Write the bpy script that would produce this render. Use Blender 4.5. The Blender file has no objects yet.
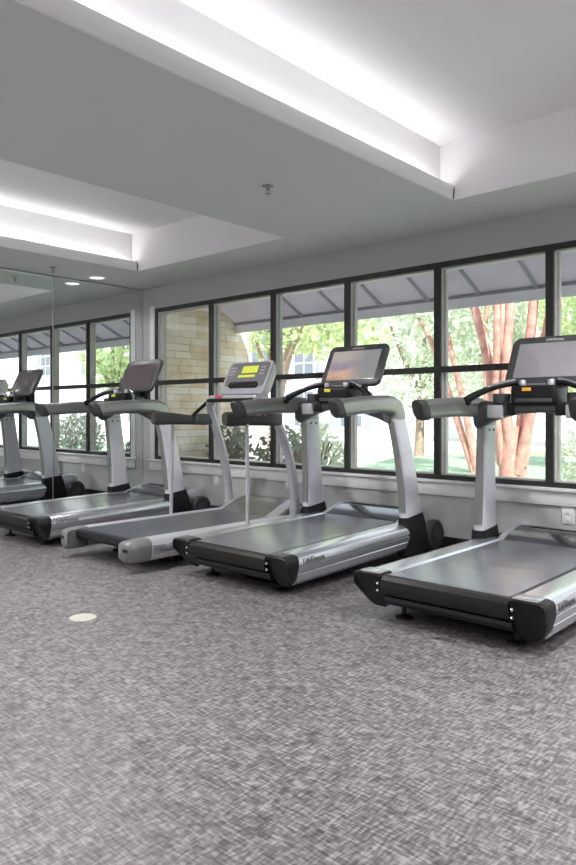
import bpy, bmesh, math, random
from mathutils import Vector, Matrix
random.seed(7)
S = bpy.context.scene
COL = S.collection
R = math.radians
PI = math.pi

# ------------------------------------------------------------------ materials
def mat(name, color=(.5,.5,.5), rough=.5, metal=0., emit=None, estr=0., var=0., vscale=20., bump=0., bscale=200., spec=None, coat=0.):
    m = bpy.data.materials.new(name); m.use_nodes = True
    nt = m.node_tree; b = nt.nodes['Principled BSDF']
    b.inputs['Base Color'].default_value = (*color, 1)
    b.inputs['Roughness'].default_value = rough
    b.inputs['Metallic'].default_value = metal
    if spec is not None: b.inputs['Specular IOR Level'].default_value = spec
    if coat: b.inputs['Coat Weight'].default_value = coat; b.inputs['Coat Roughness'].default_value = .08
    if emit: b.inputs['Emission Color'].default_value = (*emit, 1); b.inputs['Emission Strength'].default_value = estr
    if var or bump:
        tc = nt.nodes.new('ShaderNodeTexCoord')
    if var:
        n = nt.nodes.new('ShaderNodeTexNoise'); n.inputs['Scale'].default_value = vscale; n.inputs['Detail'].default_value = 4
        nt.links.new(tc.outputs['Object'], n.inputs['Vector'])
        r = nt.nodes.new('ShaderNodeValToRGB')
        r.color_ramp.elements[0].position = .3; r.color_ramp.elements[1].position = .7
        r.color_ramp.elements[0].color = (*[c*(1-var) for c in color], 1)
        r.color_ramp.elements[1].color = (*[min(1, c*(1+var)) for c in color], 1)
        nt.links.new(n.outputs['Fac'], r.inputs['Fac']); nt.links.new(r.outputs['Color'], b.inputs['Base Color'])
    if bump:
        n2 = nt.nodes.new('ShaderNodeTexNoise'); n2.inputs['Scale'].default_value = bscale
        nt.links.new(tc.outputs['Object'], n2.inputs['Vector'])
        bp = nt.nodes.new('ShaderNodeBump'); bp.inputs['Strength'].default_value = bump; bp.inputs['Distance'].default_value = .01
        nt.links.new(n2.outputs['Fac'], bp.inputs['Height']); nt.links.new(bp.outputs['Normal'], b.inputs['Normal'])
    return m

def carpet():
    m = bpy.data.materials.new('woven_carpet'); m.use_nodes = True
    nt = m.node_tree; L = nt.links; b = nt.nodes['Principled BSDF']
    tc = nt.nodes.new('ShaderNodeTexCoord')
    def noise(sx, sy, scale, detail=2., rough=.5):
        mp = nt.nodes.new('ShaderNodeMapping'); mp.inputs['Scale'].default_value = (sx, sy, 1)
        n = nt.nodes.new('ShaderNodeTexNoise'); n.inputs['Scale'].default_value = scale; n.inputs['Detail'].default_value = detail
        n.inputs['Roughness'].default_value = rough
        L.new(tc.outputs['Object'], mp.inputs['Vector']); L.new(mp.outputs['Vector'], n.inputs['Vector'])
        return n.outputs['Fac']
    def math_(op, a, c, clamp=False):
        n = nt.nodes.new('ShaderNodeMath'); n.operation = op; n.use_clamp = clamp
        for i, v in enumerate((a, c)):
            if isinstance(v, (int, float)): n.inputs[i].default_value = v
            else: L.new(v, n.inputs[i])
        return n.outputs[0]
    a = noise(22, 105, 1.0, 2.5); c = noise(105, 22, 1.0, 2.5); big = noise(1, 1, 1.1, 3.); mid = noise(1, 1, 14, 3.)
    fine = noise(1, 1, 260, 1.)
    v = math_('ADD', math_('MULTIPLY', a, .5), math_('MULTIPLY', c, .5))
    v = math_('ADD', v, math_('MULTIPLY', math_('SUBTRACT', mid, .5), .26))
    v = math_('ADD', v, math_('MULTIPLY', math_('SUBTRACT', fine, .5), .10))
    v = math_('ADD', v, math_('MULTIPLY', math_('SUBTRACT', big, .5), .10))
    r = nt.nodes.new('ShaderNodeValToRGB'); e = r.color_ramp.elements
    e[0].position = .36; e[0].color = (.038, .034, .0365, 1)
    e[1].position = .64; e[1].color = (.222, .207, .217, 1)
    q = r.color_ramp.elements.new(.5); q.color = (.108, .0995, .105, 1)
    L.new(v, r.inputs['Fac']); L.new(r.outputs['Color'], b.inputs['Base Color'])
    b.inputs['Roughness'].default_value = .46; b.inputs['Specular IOR Level'].default_value = .6
    bp = nt.nodes.new('ShaderNodeBump'); bp.inputs['Strength'].default_value = .25; bp.inputs['Distance'].default_value = .004
    L.new(v, bp.inputs['Height']); L.new(bp.outputs['Normal'], b.inputs['Normal'])
    return m

def stone():
    m = bpy.data.materials.new('ashlar_limestone'); m.use_nodes = True
    nt = m.node_tree; L = nt.links; b = nt.nodes['Principled BSDF']
    tc = nt.nodes.new('ShaderNodeTexCoord'); sp = nt.nodes.new('ShaderNodeSeparateXYZ'); cb = nt.nodes.new('ShaderNodeCombineXYZ')
    ad = nt.nodes.new('ShaderNodeMath'); ad.operation = 'ADD'
    L.new(tc.outputs['Object'], sp.inputs[0]); L.new(sp.outputs['X'], ad.inputs[0]); L.new(sp.outputs['Y'], ad.inputs[1])
    L.new(ad.outputs[0], cb.inputs['X']); L.new(sp.outputs['Z'], cb.inputs['Y'])
    br = nt.nodes.new('ShaderNodeTexBrick'); br.inputs['Scale'].default_value = 1.0
    br.inputs['Brick Width'].default_value = .24; br.inputs['Row Height'].default_value = .085; br.inputs['Mortar Size'].default_value = .006
    br.squash = 1.5; br.squash_frequency = 3; br.offset = .42
    br.inputs['Color1'].default_value = (.72, .56, .36, 1); br.inputs['Color2'].default_value = (.86, .80, .70, 1)
    br.inputs['Mortar'].default_value = (.58, .53, .46, 1)
    L.new(cb.outputs[0], br.inputs['Vector'])
    n = nt.nodes.new('ShaderNodeTexNoise'); n.inputs['Scale'].default_value = 5; n.inputs['Detail'].default_value = 5
    L.new(tc.outputs['Object'], n.inputs['Vector'])
    mx = nt.nodes.new('ShaderNodeMix'); mx.data_type = 'RGBA'; mx.blend_type = 'OVERLAY'; mx.inputs['Factor'].default_value = .75
    L.new(br.outputs['Color'], mx.inputs[6]); L.new(n.outputs['Fac'], mx.inputs[7])
    L.new(mx.outputs[2], b.inputs['Base Color']); b.inputs['Roughness'].default_value = .9
    bp = nt.nodes.new('ShaderNodeBump'); bp.inputs['Strength'].default_value = .6; bp.inputs['Distance'].default_value = .02
    L.new(br.outputs['Fac'], bp.inputs['Height']); bp.invert = True; L.new(bp.outputs['Normal'], b.inputs['Normal'])
    return m

def siding(name, c):
    m = bpy.data.materials.new(name); m.use_nodes = True
    nt = m.node_tree; L = nt.links; b = nt.nodes['Principled BSDF']
    tc = nt.nodes.new('ShaderNodeTexCoord'); w = nt.nodes.new('ShaderNodeTexWave'); w.bands_direction = 'Z'
    w.wave_profile = 'SAW'; w.inputs['Scale'].default_value = 1.6
    L.new(tc.outputs['Object'], w.inputs['Vector'])
    r = nt.nodes.new('ShaderNodeValToRGB'); e = r.color_ramp.elements
    e[0].color = (*[x*.8 for x in c], 1); e[0].position = 0; e[1].color = (*c, 1); e[1].position = .2
    L.new(w.outputs['Fac'], r.inputs['Fac']); L.new(r.outputs['Color'], b.inputs['Base Color']); b.inputs['Roughness'].default_value = .8
    return m

def glass():
    m = bpy.data.materials.new('window_glass'); m.use_nodes = True
    nt = m.node_tree; nt.nodes.clear()
    o = nt.nodes.new('ShaderNodeOutputMaterial'); mx = nt.nodes.new('ShaderNodeMixShader')
    t = nt.nodes.new('ShaderNodeBsdfTransparent'); g = nt.nodes.new('ShaderNodeBsdfGlossy'); g.inputs['Roughness'].default_value = .02
    t.inputs['Color'].default_value = (.97, .985, .98, 1)
    f = nt.nodes.new('ShaderNodeFresnel'); f.inputs['IOR'].default_value = 1.45
    ge = nt.nodes.new('ShaderNodeNewGeometry'); mu = nt.nodes.new('ShaderNodeMath'); mu.operation = 'MULTIPLY'; iv = nt.nodes.new('ShaderNodeMath'); iv.operation = 'SUBTRACT'; iv.inputs[0].default_value = 1.0
    nt.links.new(ge.outputs['Backfacing'], iv.inputs[1]); nt.links.new(f.outputs[0], mu.inputs[0]); nt.links.new(iv.outputs[0], mu.inputs[1])
    nt.links.new(mu.outputs[0], mx.inputs[0]); nt.links.new(t.outputs[0], mx.inputs[1]); nt.links.new(g.outputs[0], mx.inputs[2])
    nt.links.new(mx.outputs[0], o.inputs['Surface'])
    return m

def mirror_mat():
    m = bpy.data.materials.new('mirror_glass'); m.use_nodes = True
    nt = m.node_tree; b = nt.nodes['Principled BSDF']
    b.inputs['Base Color'].default_value = (.86, .9, .89, 1); b.inputs['Metallic'].default_value = 1; b.inputs['Roughness'].default_value = .004
    return m

def picture_screen():
    m = bpy.data.materials.new('lit_picture_screen'); m.use_nodes = True
    nt = m.node_tree; L = nt.links; b = nt.nodes['Principled BSDF']
    tc = nt.nodes.new('ShaderNodeTexCoord'); sp = nt.nodes.new('ShaderNodeSeparateXYZ'); L.new(tc.outputs['Generated'], sp.inputs[0])
    n = nt.nodes.new('ShaderNodeTexNoise'); n.inputs['Scale'].default_value = 3.2; L.new(tc.outputs['Generated'], n.inputs['Vector'])
    a = nt.nodes.new('ShaderNodeMath'); a.operation = 'MULTIPLY_ADD'; a.inputs[1].default_value = .55
    L.new(n.outputs['Fac'], a.inputs[0]); L.new(sp.outputs['Z'], a.inputs[2])
    r = nt.nodes.new('ShaderNodeValToRGB'); e = r.color_ramp.elements
    e[0].position = .25; e[0].color = (.42, .26, .2, 1); e[1].position = 1.15 if False else 1.0; e[1].color = (.42, .36, .34, 1)
    for p, c in ((.42, (.62, .38, .26, 1)), (.58, (.5, .33, .3, 1)), (.72, (.27, .22, .3, 1))):
        q = r.color_ramp.elements.new(p); q.color = c
    L.new(a.outputs[0], r.inputs['Fac'])
    rx = nt.nodes.new('ShaderNodeValToRGB'); x = rx.color_ramp.elements
    x[0].position = .35; x[0].color = (0, 0, 0, 1); x[1].position = .75; x[1].color = (1, 1, 1, 1)
    L.new(sp.outputs['X'], rx.inputs['Fac'])
    mx = nt.nodes.new('ShaderNodeMix'); mx.data_type = 'RGBA'; mx.inputs[7].default_value = (.25, .26, .26, 1)
    L.new(rx.outputs['Color'], mx.inputs['Factor']); L.new(r.outputs['Color'], mx.inputs[6])
    L.new(mx.outputs[2], b.inputs['Emission Color']); b.inputs['Emission Strength'].default_value = 1.0
    b.inputs['Base Color'].default_value = (.03, .03, .03, 1); b.inputs['Roughness'].default_value = .12
    return m

def leafmat(name, c1, c2):
    m = bpy.data.materials.new(name); m.use_nodes = True
    nt = m.node_tree; L = nt.links; nt.nodes.clear()
    o = nt.nodes.new('ShaderNodeOutputMaterial')
    tc = nt.nodes.new('ShaderNodeTexCoord'); n = nt.nodes.new('ShaderNodeTexNoise'); n.inputs['Scale'].default_value = 3.
    n.inputs['Detail'].default_value = 4
    L.new(tc.outputs['Object'], n.inputs['Vector'])
    r = nt.nodes.new('ShaderNodeValToRGB'); e = r.color_ramp.elements
    e[0].position = .35; e[0].color = (*c1, 1); e[1].position = .65; e[1].color = (*c2, 1); L.new(n.outputs['Fac'], r.inputs['Fac'])
    d = nt.nodes.new('ShaderNodeBsdfDiffuse'); t = nt.nodes.new('ShaderNodeBsdfTranslucent'); mx = nt.nodes.new('ShaderNodeMixShader')
    mx.inputs[0].default_value = .5
    L.new(r.outputs['Color'], d.inputs['Color']); L.new(r.outputs['Color'], t.inputs['Color'])
    L.new(d.outputs[0], mx.inputs[1]); L.new(t.outputs[0], mx.inputs[2]); L.new(mx.outputs[0], o.inputs['Surface'])
    return m

M = dict(
    wall=mat('grey_wall_paint', (.475, .478, .482), .75, bump=.05, bscale=160),
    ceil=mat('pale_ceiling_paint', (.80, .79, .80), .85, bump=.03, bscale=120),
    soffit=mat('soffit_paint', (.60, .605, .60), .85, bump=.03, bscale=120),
    trim=mat('painted_trim', (.78, .775, .79), .5, var=.03),
    cove=mat('black_vinyl_base', (.015, .015, .017), .45, var=.2),
    frame=mat('black_window_frame', (.018, .018, .018), .45, var=.2),
    frame_out=mat('grey_outer_frame', (.50, .50, .48), .5, var=.1),
    glass=glass(), mirror=mirror_mat(), carpet=carpet(), stone=stone(),
    chan=mat('mirror_channel_metal', (.75, .73, .68), .3, .9, var=.05),
    silver=mat('silver_paint', (.46, .46, .49), .36, .45, var=.03),
    pale=mat('pale_silver_paint', (.60, .60, .655), .4, .3, var=.03),
    alu=mat('brushed_aluminium', (.56, .57, .60), .27, .85, var=.05, vscale=60),
    rail=mat('satin_handrail', (.29, .30, .285), .3, .7, var=.05),
    hoodgrey=mat('olive_grey_hood', (.13, .13, .12), .3, .2, var=.06),
    capgrey=mat('grey_cap_plastic', (.125, .125, .13), .42, .1, var=.08),
    black=mat('black_plastic', (.008, .008, .009), .42, var=.2, spec=.28),
    gloss=mat('gloss_dark_hood', (.05, .052, .06), .18, .3, var=.1, coat=.4),
    dark=mat('dark_grey_plastic', (.055, .057, .06), .4, var=.15),
    rubber=mat('dark_rubber', (.035, .036, .036), .55, bump=.1),
    brown=mat('dark_roller_cover', (.009, .008, .0075), .42, var=.15, spec=.3),
    belt=mat('treadmill_belt', (.095, .101, .115), .22, var=.08, vscale=8, bump=.05, bscale=400),
    belt2=mat('dark_running_belt', (.05, .054, .066), .28, var=.08, vscale=8),
    scr_grey=mat('blank_grey_screen', (.27, .255, .28), .12, var=.06, vscale=4),
    scr_dark=mat('dark_mauve_screen', (.12, .095, .108), .12, var=.1, vscale=4),
    scr_pic=picture_screen(),
    lcd=mat('yellow_green_display', (.45, .5, .05), .3, emit=(.62, .68, .05), estr=.5),
    panel=mat('console_overlay', (.16, .155, .17), .45, var=.1),
    orange=mat('orange_sticker', (.85, .42, .05), .5, var=.05),
    yellow=mat('yellow_sticker', (.8, .72, .08), .5, var=.05),
    red=mat('red_key', (.6, .06, .1), .45, var=.05),
    ink=mat('dark_lettering', (.05, .05, .055), .5),
    white=mat('white_plastic', (.80, .79, .77), .45, var=.02),
    ivory=mat('ivory_cover', (.37, .355, .31), .5, var=.04, vscale=40),
    letter=mat('pale_lettering', (.65, .65, .65), .5),
    led=mat('led_strip', (1, 1, 1), .5, emit=(1, .99, 1), estr=9.5),
    lens=mat('lit_lens', (1, 1, 1), .5, emit=(1, .97, .92), estr=1.2),
    offlens=mat('frosted_lens', (.75, .74, .70), .4, var=.05),
    awn=leafmat('awning_fabric', (.47, .45, .475), (.51, .485, .515)),
    val=leafmat('awning_valance', (.66, .64, .68), (.70, .675, .715)),
    awnbar=mat('awning_bar', (.30, .29, .33), .6, var=.1),
    concrete=mat('sunlit_concrete', (.62, .58, .54), .9, var=.1, vscale=3),
    lawn=mat('lawn_grass', (.25, .34, .24), .95, var=.35, vscale=9, bump=.6, bscale=60),
    mulch=mat('pine_mulch', (.35, .25, .19), .95, var=.3, vscale=14),
    bark=mat('crape_myrtle_bark', (.52, .27, .22), .7, var=.32, vscale=9, bump=.2, bscale=30),
    bark2=mat('grey_brown_bark', (.30, .23, .17), .85, var=.3, vscale=12, bump=.3, bscale=30),
    leaf_a=leafmat('spring_leaves', (.40, .50, .26), (.68, .76, .46)),
    leaf_b=leafmat('pale_leaves', (.46, .54, .42), (.76, .80, .66)),
    leaf_c=leafmat('shrub_leaves', (.16, .21, .15), (.42, .42, .38)),
    side_w=siding('white_siding', (.78, .77, .76)), side_c=siding('cream_siding', (.76, .72, .64)),
    shutter=mat('grey_shutter', (.30, .31, .34), .7, var=.1), wpane=mat('dark_window_pane', (.14, .17, .2), .1, var=.2),
    roofing=mat('grey_roof_shingle', (.22, .21, .21), .9, var=.2),
)

# ------------------------------------------------------------------ mesh builder
class MB:
    def __init__(s): s.v, s.f = [], []
    def add(s, vs, fs):
        o = len(s.v); s.v += [tuple(p) for p in vs]; s.f += [tuple(i + o for i in f) for f in fs]; return s
    def box(s, x0, x1, y0, y1, z0, z1):
        vs = [(x, y, z) for z in (z0, z1) for y in (y0, y1) for x in (x0, x1)]
        return s.add(vs, [(0, 2, 3, 1), (4, 5, 7, 6), (0, 1, 5, 4), (2, 6, 7, 3), (0, 4, 6, 2), (1, 3, 7, 5)])
    def bbox(s, x0, x1, y0, y1, z0, z1, r=.008, seg=2):
        bm = bmesh.new(); bmesh.ops.create_cube(bm, size=1)
        for v in bm.verts:
            v.co = Vector((x0 + (v.co.x + .5) * (x1 - x0), y0 + (v.co.y + .5) * (y1 - y0), z0 + (v.co.z + .5) * (z1 - z0)))
        r = min(r, .49 * min(abs(x1 - x0), abs(y1 - y0), abs(z1 - z0)))
        bmesh.ops.bevel(bm, geom=bm.edges[:], offset=r, segments=seg, profile=.5, affect='EDGES')
        bm.verts.index_update()
        s.add([v.co for v in bm.verts], [[v.index for v in f.verts] for f in bm.faces]); bm.free(); return s
    def loft(s, rings, cap=True, closed=True):
        n = len(rings[0]); vs = [p for r in rings for p in r]; fs = []
        for i in range(len(rings) - 1):
            for j in range(n if closed else n - 1):
                a, b = i * n + j, i * n + (j + 1) % n
                fs.append((a, b, b + n, a + n))
        if cap and closed:
            fs.append(tuple(reversed(range(n)))); fs.append(tuple(range((len(rings) - 1) * n, len(rings) * n)))
        return s.add(vs, fs)
    def prism_x(s, prof, x0, x1):   # prof in (y,z)
        return s.loft([[(x, y, z) for y, z in prof] for x in (x0, x1)])
    def prism_y(s, prof, y0, y1):   # prof in (x,z)
        return s.loft([[(x, y, z) for x, z in prof] for y in (y0, y1)])
    def tube(s, pts, r, n=10, smooth=4, cap=True):
        pts = [Vector(p) for p in pts]
        rs = r if isinstance(r, (list, tuple)) else [r] * len(pts)
        if smooth > 1 and len(pts) > 2:
            P, Q = [], []
            for i in range(len(pts) - 1):
                p0, p1, p2, p3 = pts[max(i - 1, 0)], pts[i], pts[i + 1], pts[min(i + 2, len(pts) - 1)]
                for k in range(smooth):
                    t = k / smooth
                    P.append(.5 * ((2 * p1) + (p2 - p0) * t + (2 * p0 - 5 * p1 + 4 * p2 - p3) * t * t + (3 * p1 - p0 - 3 * p2 + p3) * t ** 3))
                    Q.append(rs[i] + (rs[i + 1] - rs[i]) * t)
            P.append(pts[-1]); Q.append(rs[-1]); pts, rs = P, Q
        rings = []; up = None
        for i, p in enumerate(pts):
            d = (pts[min(i + 1, len(pts) - 1)] - pts[max(i - 1, 0)]).normalized()
            if up is None:
                up = d.orthogonal().normalized()
            up = (up - d * up.dot(d)).normalized(); w = d.cross(up)
            rings.append([tuple(p + (up * math.cos(a) + w * math.sin(a)) * rs[i]) for a in [2 * PI * k / n for k in range(n)]])
        return s.loft(rings, cap)
    def lathe(s, prof, c=(0, 0, 0), n=20, axis='z'):  # prof (r, h)
        rings = []
        for r, h in prof:
            ring = []
            for k in range(n):
                a = 2 * PI * k / n; x, y = r * math.cos(a), r * math.sin(a)
                ring.append((c[0] + x, c[1] + y, c[2] + h) if axis == 'z' else (c[0] + h, c[1] + x, c[2] + y))
            rings.append(ring)
        return s.loft(rings)
    def build(s, name, m, parent=None, angle=35):
        me = bpy.data.meshes.new(name); me.from_pydata(s.v, [], s.f); me.validate()
        bm = bmesh.new(); bm.from_mesh(me); bmesh.ops.recalc_face_normals(bm, faces=bm.faces[:]); bm.to_mesh(me); bm.free()
        me.materials.append(m)
        me.shade_smooth()
        if angle < 180: me.set_sharp_from_angle(angle=R(angle))
        o = bpy.data.objects.new(name, me); COL.objects.link(o)
        if parent: o.parent = parent
        return o

def tag(o, label=None, cat=None, group=None, kind=None):
    if label: o['label'] = label
    if cat: o['category'] = cat
    if group: o['group'] = group
    if kind: o['kind'] = kind
    return o
def empty(name, loc, rz=0., rx=0.):
    o = bpy.data.objects.new(name, None); COL.objects.link(o); o.location = loc; o.rotation_euler = (rx, 0, rz); o.empty_display_size = .1; return o
def struct(name, mb, m, label=None, parent=None, angle=35):
    o = mb.build(name, m, parent, angle)
    if parent is None: tag(o, label, None, None, 'structure'); o['category'] = name.split('_')[0]
    return o
def rrect(w, h, r, n=4):
    pts = []
    for cx, cy, a0 in ((w/2-r, h/2-r, 0), (-w/2+r, h/2-r, 90), (-w/2+r, -h/2+r, 180), (w/2-r, -h/2+r, 270)):
        for k in range(n + 1):
            a = R(a0 + 90 * k / n); pts.append((cx + r * math.cos(a), cy + r * math.sin(a)))
    return pts
def children(o): return [c for c in bpy.data.objects if c.parent == o]
def copy_tree(o, parent=None):
    c = o.copy(); COL.objects.link(c); c.parent = parent
    for ch in children(o): copy_tree(ch, c)
    return c
def text_mesh(name, body, size, mat_, parent, mtx, extrude=.0006, shear=.25):
    cu = bpy.data.curves.new(name, 'FONT'); cu.body = body; cu.size = size; cu.extrude = extrude; cu.shear = shear
    cu.align_x = 'CENTER'; cu.align_y = 'CENTER'; cu.resolution_u = 2
    t = bpy.data.objects.new(name + '_src', cu); COL.objects.link(t)
    bpy.context.view_layer.update()
    me = bpy.data.meshes.new_from_object(t.evaluated_get(bpy.context.evaluated_depsgraph_get()))
    bpy.data.objects.remove(t); bpy.data.curves.remove(cu)
    me.name = name; me.materials.clear(); me.materials.append(mat_)
    o = bpy.data.objects.new(name, me); COL.objects.link(o); o.parent = parent; o.matrix_local = mtx
    return o

# ------------------------------------------------------------------ room
YW = 4.81; XL = -6.602; XR = 3.0; YB = -3.0; ZC = 2.462; ZT = 2.845; ZH = 2.222; ZS = .536; WT = .16
XW0 = -6.36; BAY0 = -5.426; BAY = .881
XW1 = BAY0 + 8 * BAY
fl = MB().box(XL - .2, XR + .2, YB - .2, YW + WT, -.12, 0)
struct('floor', fl, M['carpet'], 'grey woven carpet floor')
w = MB().box(XL - .2, XR + .2, YW, YW + WT, 0, ZS).box(XL - .2, XR + .2, YW, YW + WT, ZH, 3.1)
w.box(XL - .2, XW0, YW, YW + WT, ZS, ZH).box(XW1, XR + .2, YW, YW + WT, ZS, ZH)
struct('wall_window', w, M['wall'], 'grey wall with the long row of windows')
struct('wall_mirror', MB().box(XL - .2, XL, YB - .2, YW, 0, 3.1), M['wall'], 'grey side wall behind the mirrors')
struct('wall_rear', MB().box(XL, XR + .2, YB - .2, YB, 0, 3.1), M['wall'], 'rear wall of the gym')
struct('wall_right', MB().box(XR, XR + .2, YB, YW, 0, 3.1), M['wall'], 'right wall of the gym')
struct('baseboard_window', MB().bbox(XL, XR, YW - .008, YW, 0, .10, .004), M['cove'], 'black vinyl base along the window wall')
# ceiling: lowered soffit with two raised trays
T1 = (-2.280, 1.9, -1.7, 4.165); T2 = (-5.76, -3.80, -1.7, 4.15)
GAP = .105
def plate(mb, x0, x1, y0, y1, z0=ZC, z1=ZC + .04): mb.box(x0, x1, y0, y1, z0, z1)
c = MB()
plate(c, XL, XR, T1[3], YW); plate(c, XL, XR, YB, T1[2])
plate(c, XL, T2[0] - .016, T1[2], T1[3]); plate(c, T2[1] + .016, T1[0] - .016, T1[2], T1[3]); plate(c, T1[1] + .016, XR, T1[2], T1[3])
plate(c, T2[0] - .016, T2[1] + .016, T2[3], T1[3])
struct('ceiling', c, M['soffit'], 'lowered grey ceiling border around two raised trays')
c = MB()
for (x0, x1, y0, y1), both in ((T1, 0), (T2, 0)):
    gl = GAP; gr = GAP
    c.box(x0 - gl - .1, x0 - gl, y0, y1, ZC + .04, ZT + .05)              # left cove wall
    c.box(x1 + gr, x1 + gr + .1, y0, y1, ZC + .04, ZT + .05)              # right cove wall
    c.box(x0 - gl - .1, x1 + gr + .1, y1, y1 + .1, ZC + .04, ZT + .05)    # front wall
    c.box(x0 - gl - .1, x1 + gr + .1, y0 - .1, y0, ZC + .04, ZT + .05)
    c.box(x0 - gl, x1 + gr, y0, y1, ZT, ZT + .05)
    c.box(x0, x1, y1 - .006, y1, ZC + .0, ZC + .045)
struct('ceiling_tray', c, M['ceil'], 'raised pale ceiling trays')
for i, (x0, x1, y0, y1) in enumerate((T1, T2)):
    l = MB()
    pr = [(x0 - .016, ZC), (x0 - .002, ZC), (x0, ZC + .003), (x0, ZC + .086), (x0 - .003, ZC + .092), (x0 - .016, ZC + .092)]
    l.prism_y(pr, y0, y1)
    # the little scrolled end block where the lip meets the tray's front
    l.prism_y([(x0 - .016, ZC), (x0, ZC), (x0, ZC + .07), (x0 - .03, ZC + .115), (x0 - .10, ZC + .115), (x0 - .10, ZC + .08), (x0 - .016, ZC + .06)], y1 - .02, y1)
    struct('trim_%d' % (i + 1), l, M['ceil'], 'lip of the light cove along the %s ceiling tray' % ('large' if i == 0 else 'far'))
    l = MB(); pr = [(x1, ZC), (x1 + .016, ZC), (x1 + .016, ZC + .082), (x1, ZC + .07)]; l.prism_y(pr, y0, y1)
    struct('trim_%d' % (i + 3), l, M['ceil'], 'lip on the right side of the %s ceiling tray' % ('large' if i == 0 else 'far'))
    s = MB().bbox(x0 - .085, x0 - .035, y0 + .05, y1 - .10, ZC + .042, ZC + .052, .003)
    o = s.build('light_strip', M['led']); tag(o, 'glowing strip hidden in the left cove of the %s ceiling tray' % ('near' if i == 0 else 'far'), 'light', 'cove lights')
struct('roof', MB().box(XL - .5, XR + .5, YB - .5, YW + WT + .15, 3.1, 3.25), M['roofing'], 'flat roof over the gym')

# windows ----------------------------------------------------------
edges = [XW0] + [BAY0 + BAY * k for k in range(9)]
ZM = 1.388
for n in range(9):
    x0, x1 = edges[n], edges[n + 1]
    if n == 0: a = x0
    else: a = x0
    fr = MB(); hw = .027
    l0 = x0 if n == 0 else x0; l1 = x0 + (.03 if n == 0 else hw)
    yA, yB = YW - .004, YW + .018
    fr.box(x0, l1, yA, yB, ZS, ZH)
    fr.box(x1 - hw, x1, yA, yB, ZS, ZH)
    fr.box(l1, x1 - hw, yA, yB, ZH - .042, ZH); fr.box(l1, x1 - hw, yA, yB, ZS, ZS + .035)
    fr.box(l1, x1 - hw, yA, yB + .03, ZM - .024, ZM + .024)
    o = struct('window_%d' % (n + 1), fr, M['frame'], ['first black framed window bay from the mirrored corner, looking onto the stone wall', 'second black framed window bay from the mirrored corner, behind the yellow-green display', 'third black framed window bay from the mirrored corner, with the white house in it', 'fourth black framed window bay from the mirrored corner, right of the picture screen', 'fifth black framed window bay from the mirrored corner, with the red crape myrtle stems', 'sixth black framed window bay from the mirrored corner, at the right edge of the photo', 'seventh black framed window bay from the mirrored corner', 'eighth black framed window bay from the mirrored corner', 'ninth black framed window bay from the mirrored corner'][n])
    g = MB()
    for (p, q) in ((x0, l1 + .006), (x1 - hw - .006, x1)): g.box(p, q, yB, YW + .10, ZS, ZH)
    g.box(x0 + .03, x1 - .03, yB, YW + .10, ZH - .055, ZH); g.box(x0 + .03, x1 - .03, yB, YW + .10, ZS, ZS + .045)
    g.box(l1 + .006, l1 + .024, YW + .05, YW + .085, ZS, ZH)
    g.build('outer_frame', M['frame_out'], o)
    MB().box(l1, x1 - hw, YW + .062, YW + .068, ZS + .03, ZH - .04).build('pane', M['glass'], o)
struct('trim_5', MB().bbox(-6.445, XW0, YW - .012, YW, ZS, ZH + .03, .003), M['trim'], 'white casing at the left end of the windows')
struct('trim_6', MB().bbox(-6.475, XW1 + .1, YW - .045, YW, ZS - .024, ZS, .006), M['trim'], 'white window sill ledge')
struct('trim_7', MB().bbox(-6.45, XW1 + .08, YW - .02, YW, ZS - .122, ZS - .02, .004), M['trim'], 'white apron board under the window sill')

# mirrors ----------------------------------------------------------
for i, (y0, y1) in enumerate(((3.697, YW - .004), (1.6, 3.69))):
    r = empty('wall_mirror_panel', (XL, (y0 + y1) / 2, 0))
    tag(r, ['tall wall mirror panel next to the window corner, behind the far treadmill', 'tall wall mirror panel at the edge of the photo, left of the thin seam'][i], 'mirror', 'wall mirrors')
    d = (y1 - y0) / 2
    MB().box(.002, .016, -d, d, .10, 2.44).build('mirror_face', M['mirror'], r)
    MB().bbox(.0, .026, -d, d, 2.438, 2.452, .003).build('top_channel', M['chan'], r)
    MB().bbox(.0, .024, -d, d, .08, .104, .003).build('bottom_channel', M['chan'], r)
    MB().box(.001, .0175, d - .005, d - .001, .104, 2.438).build('polished_edge', M['chan'], r)

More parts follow.
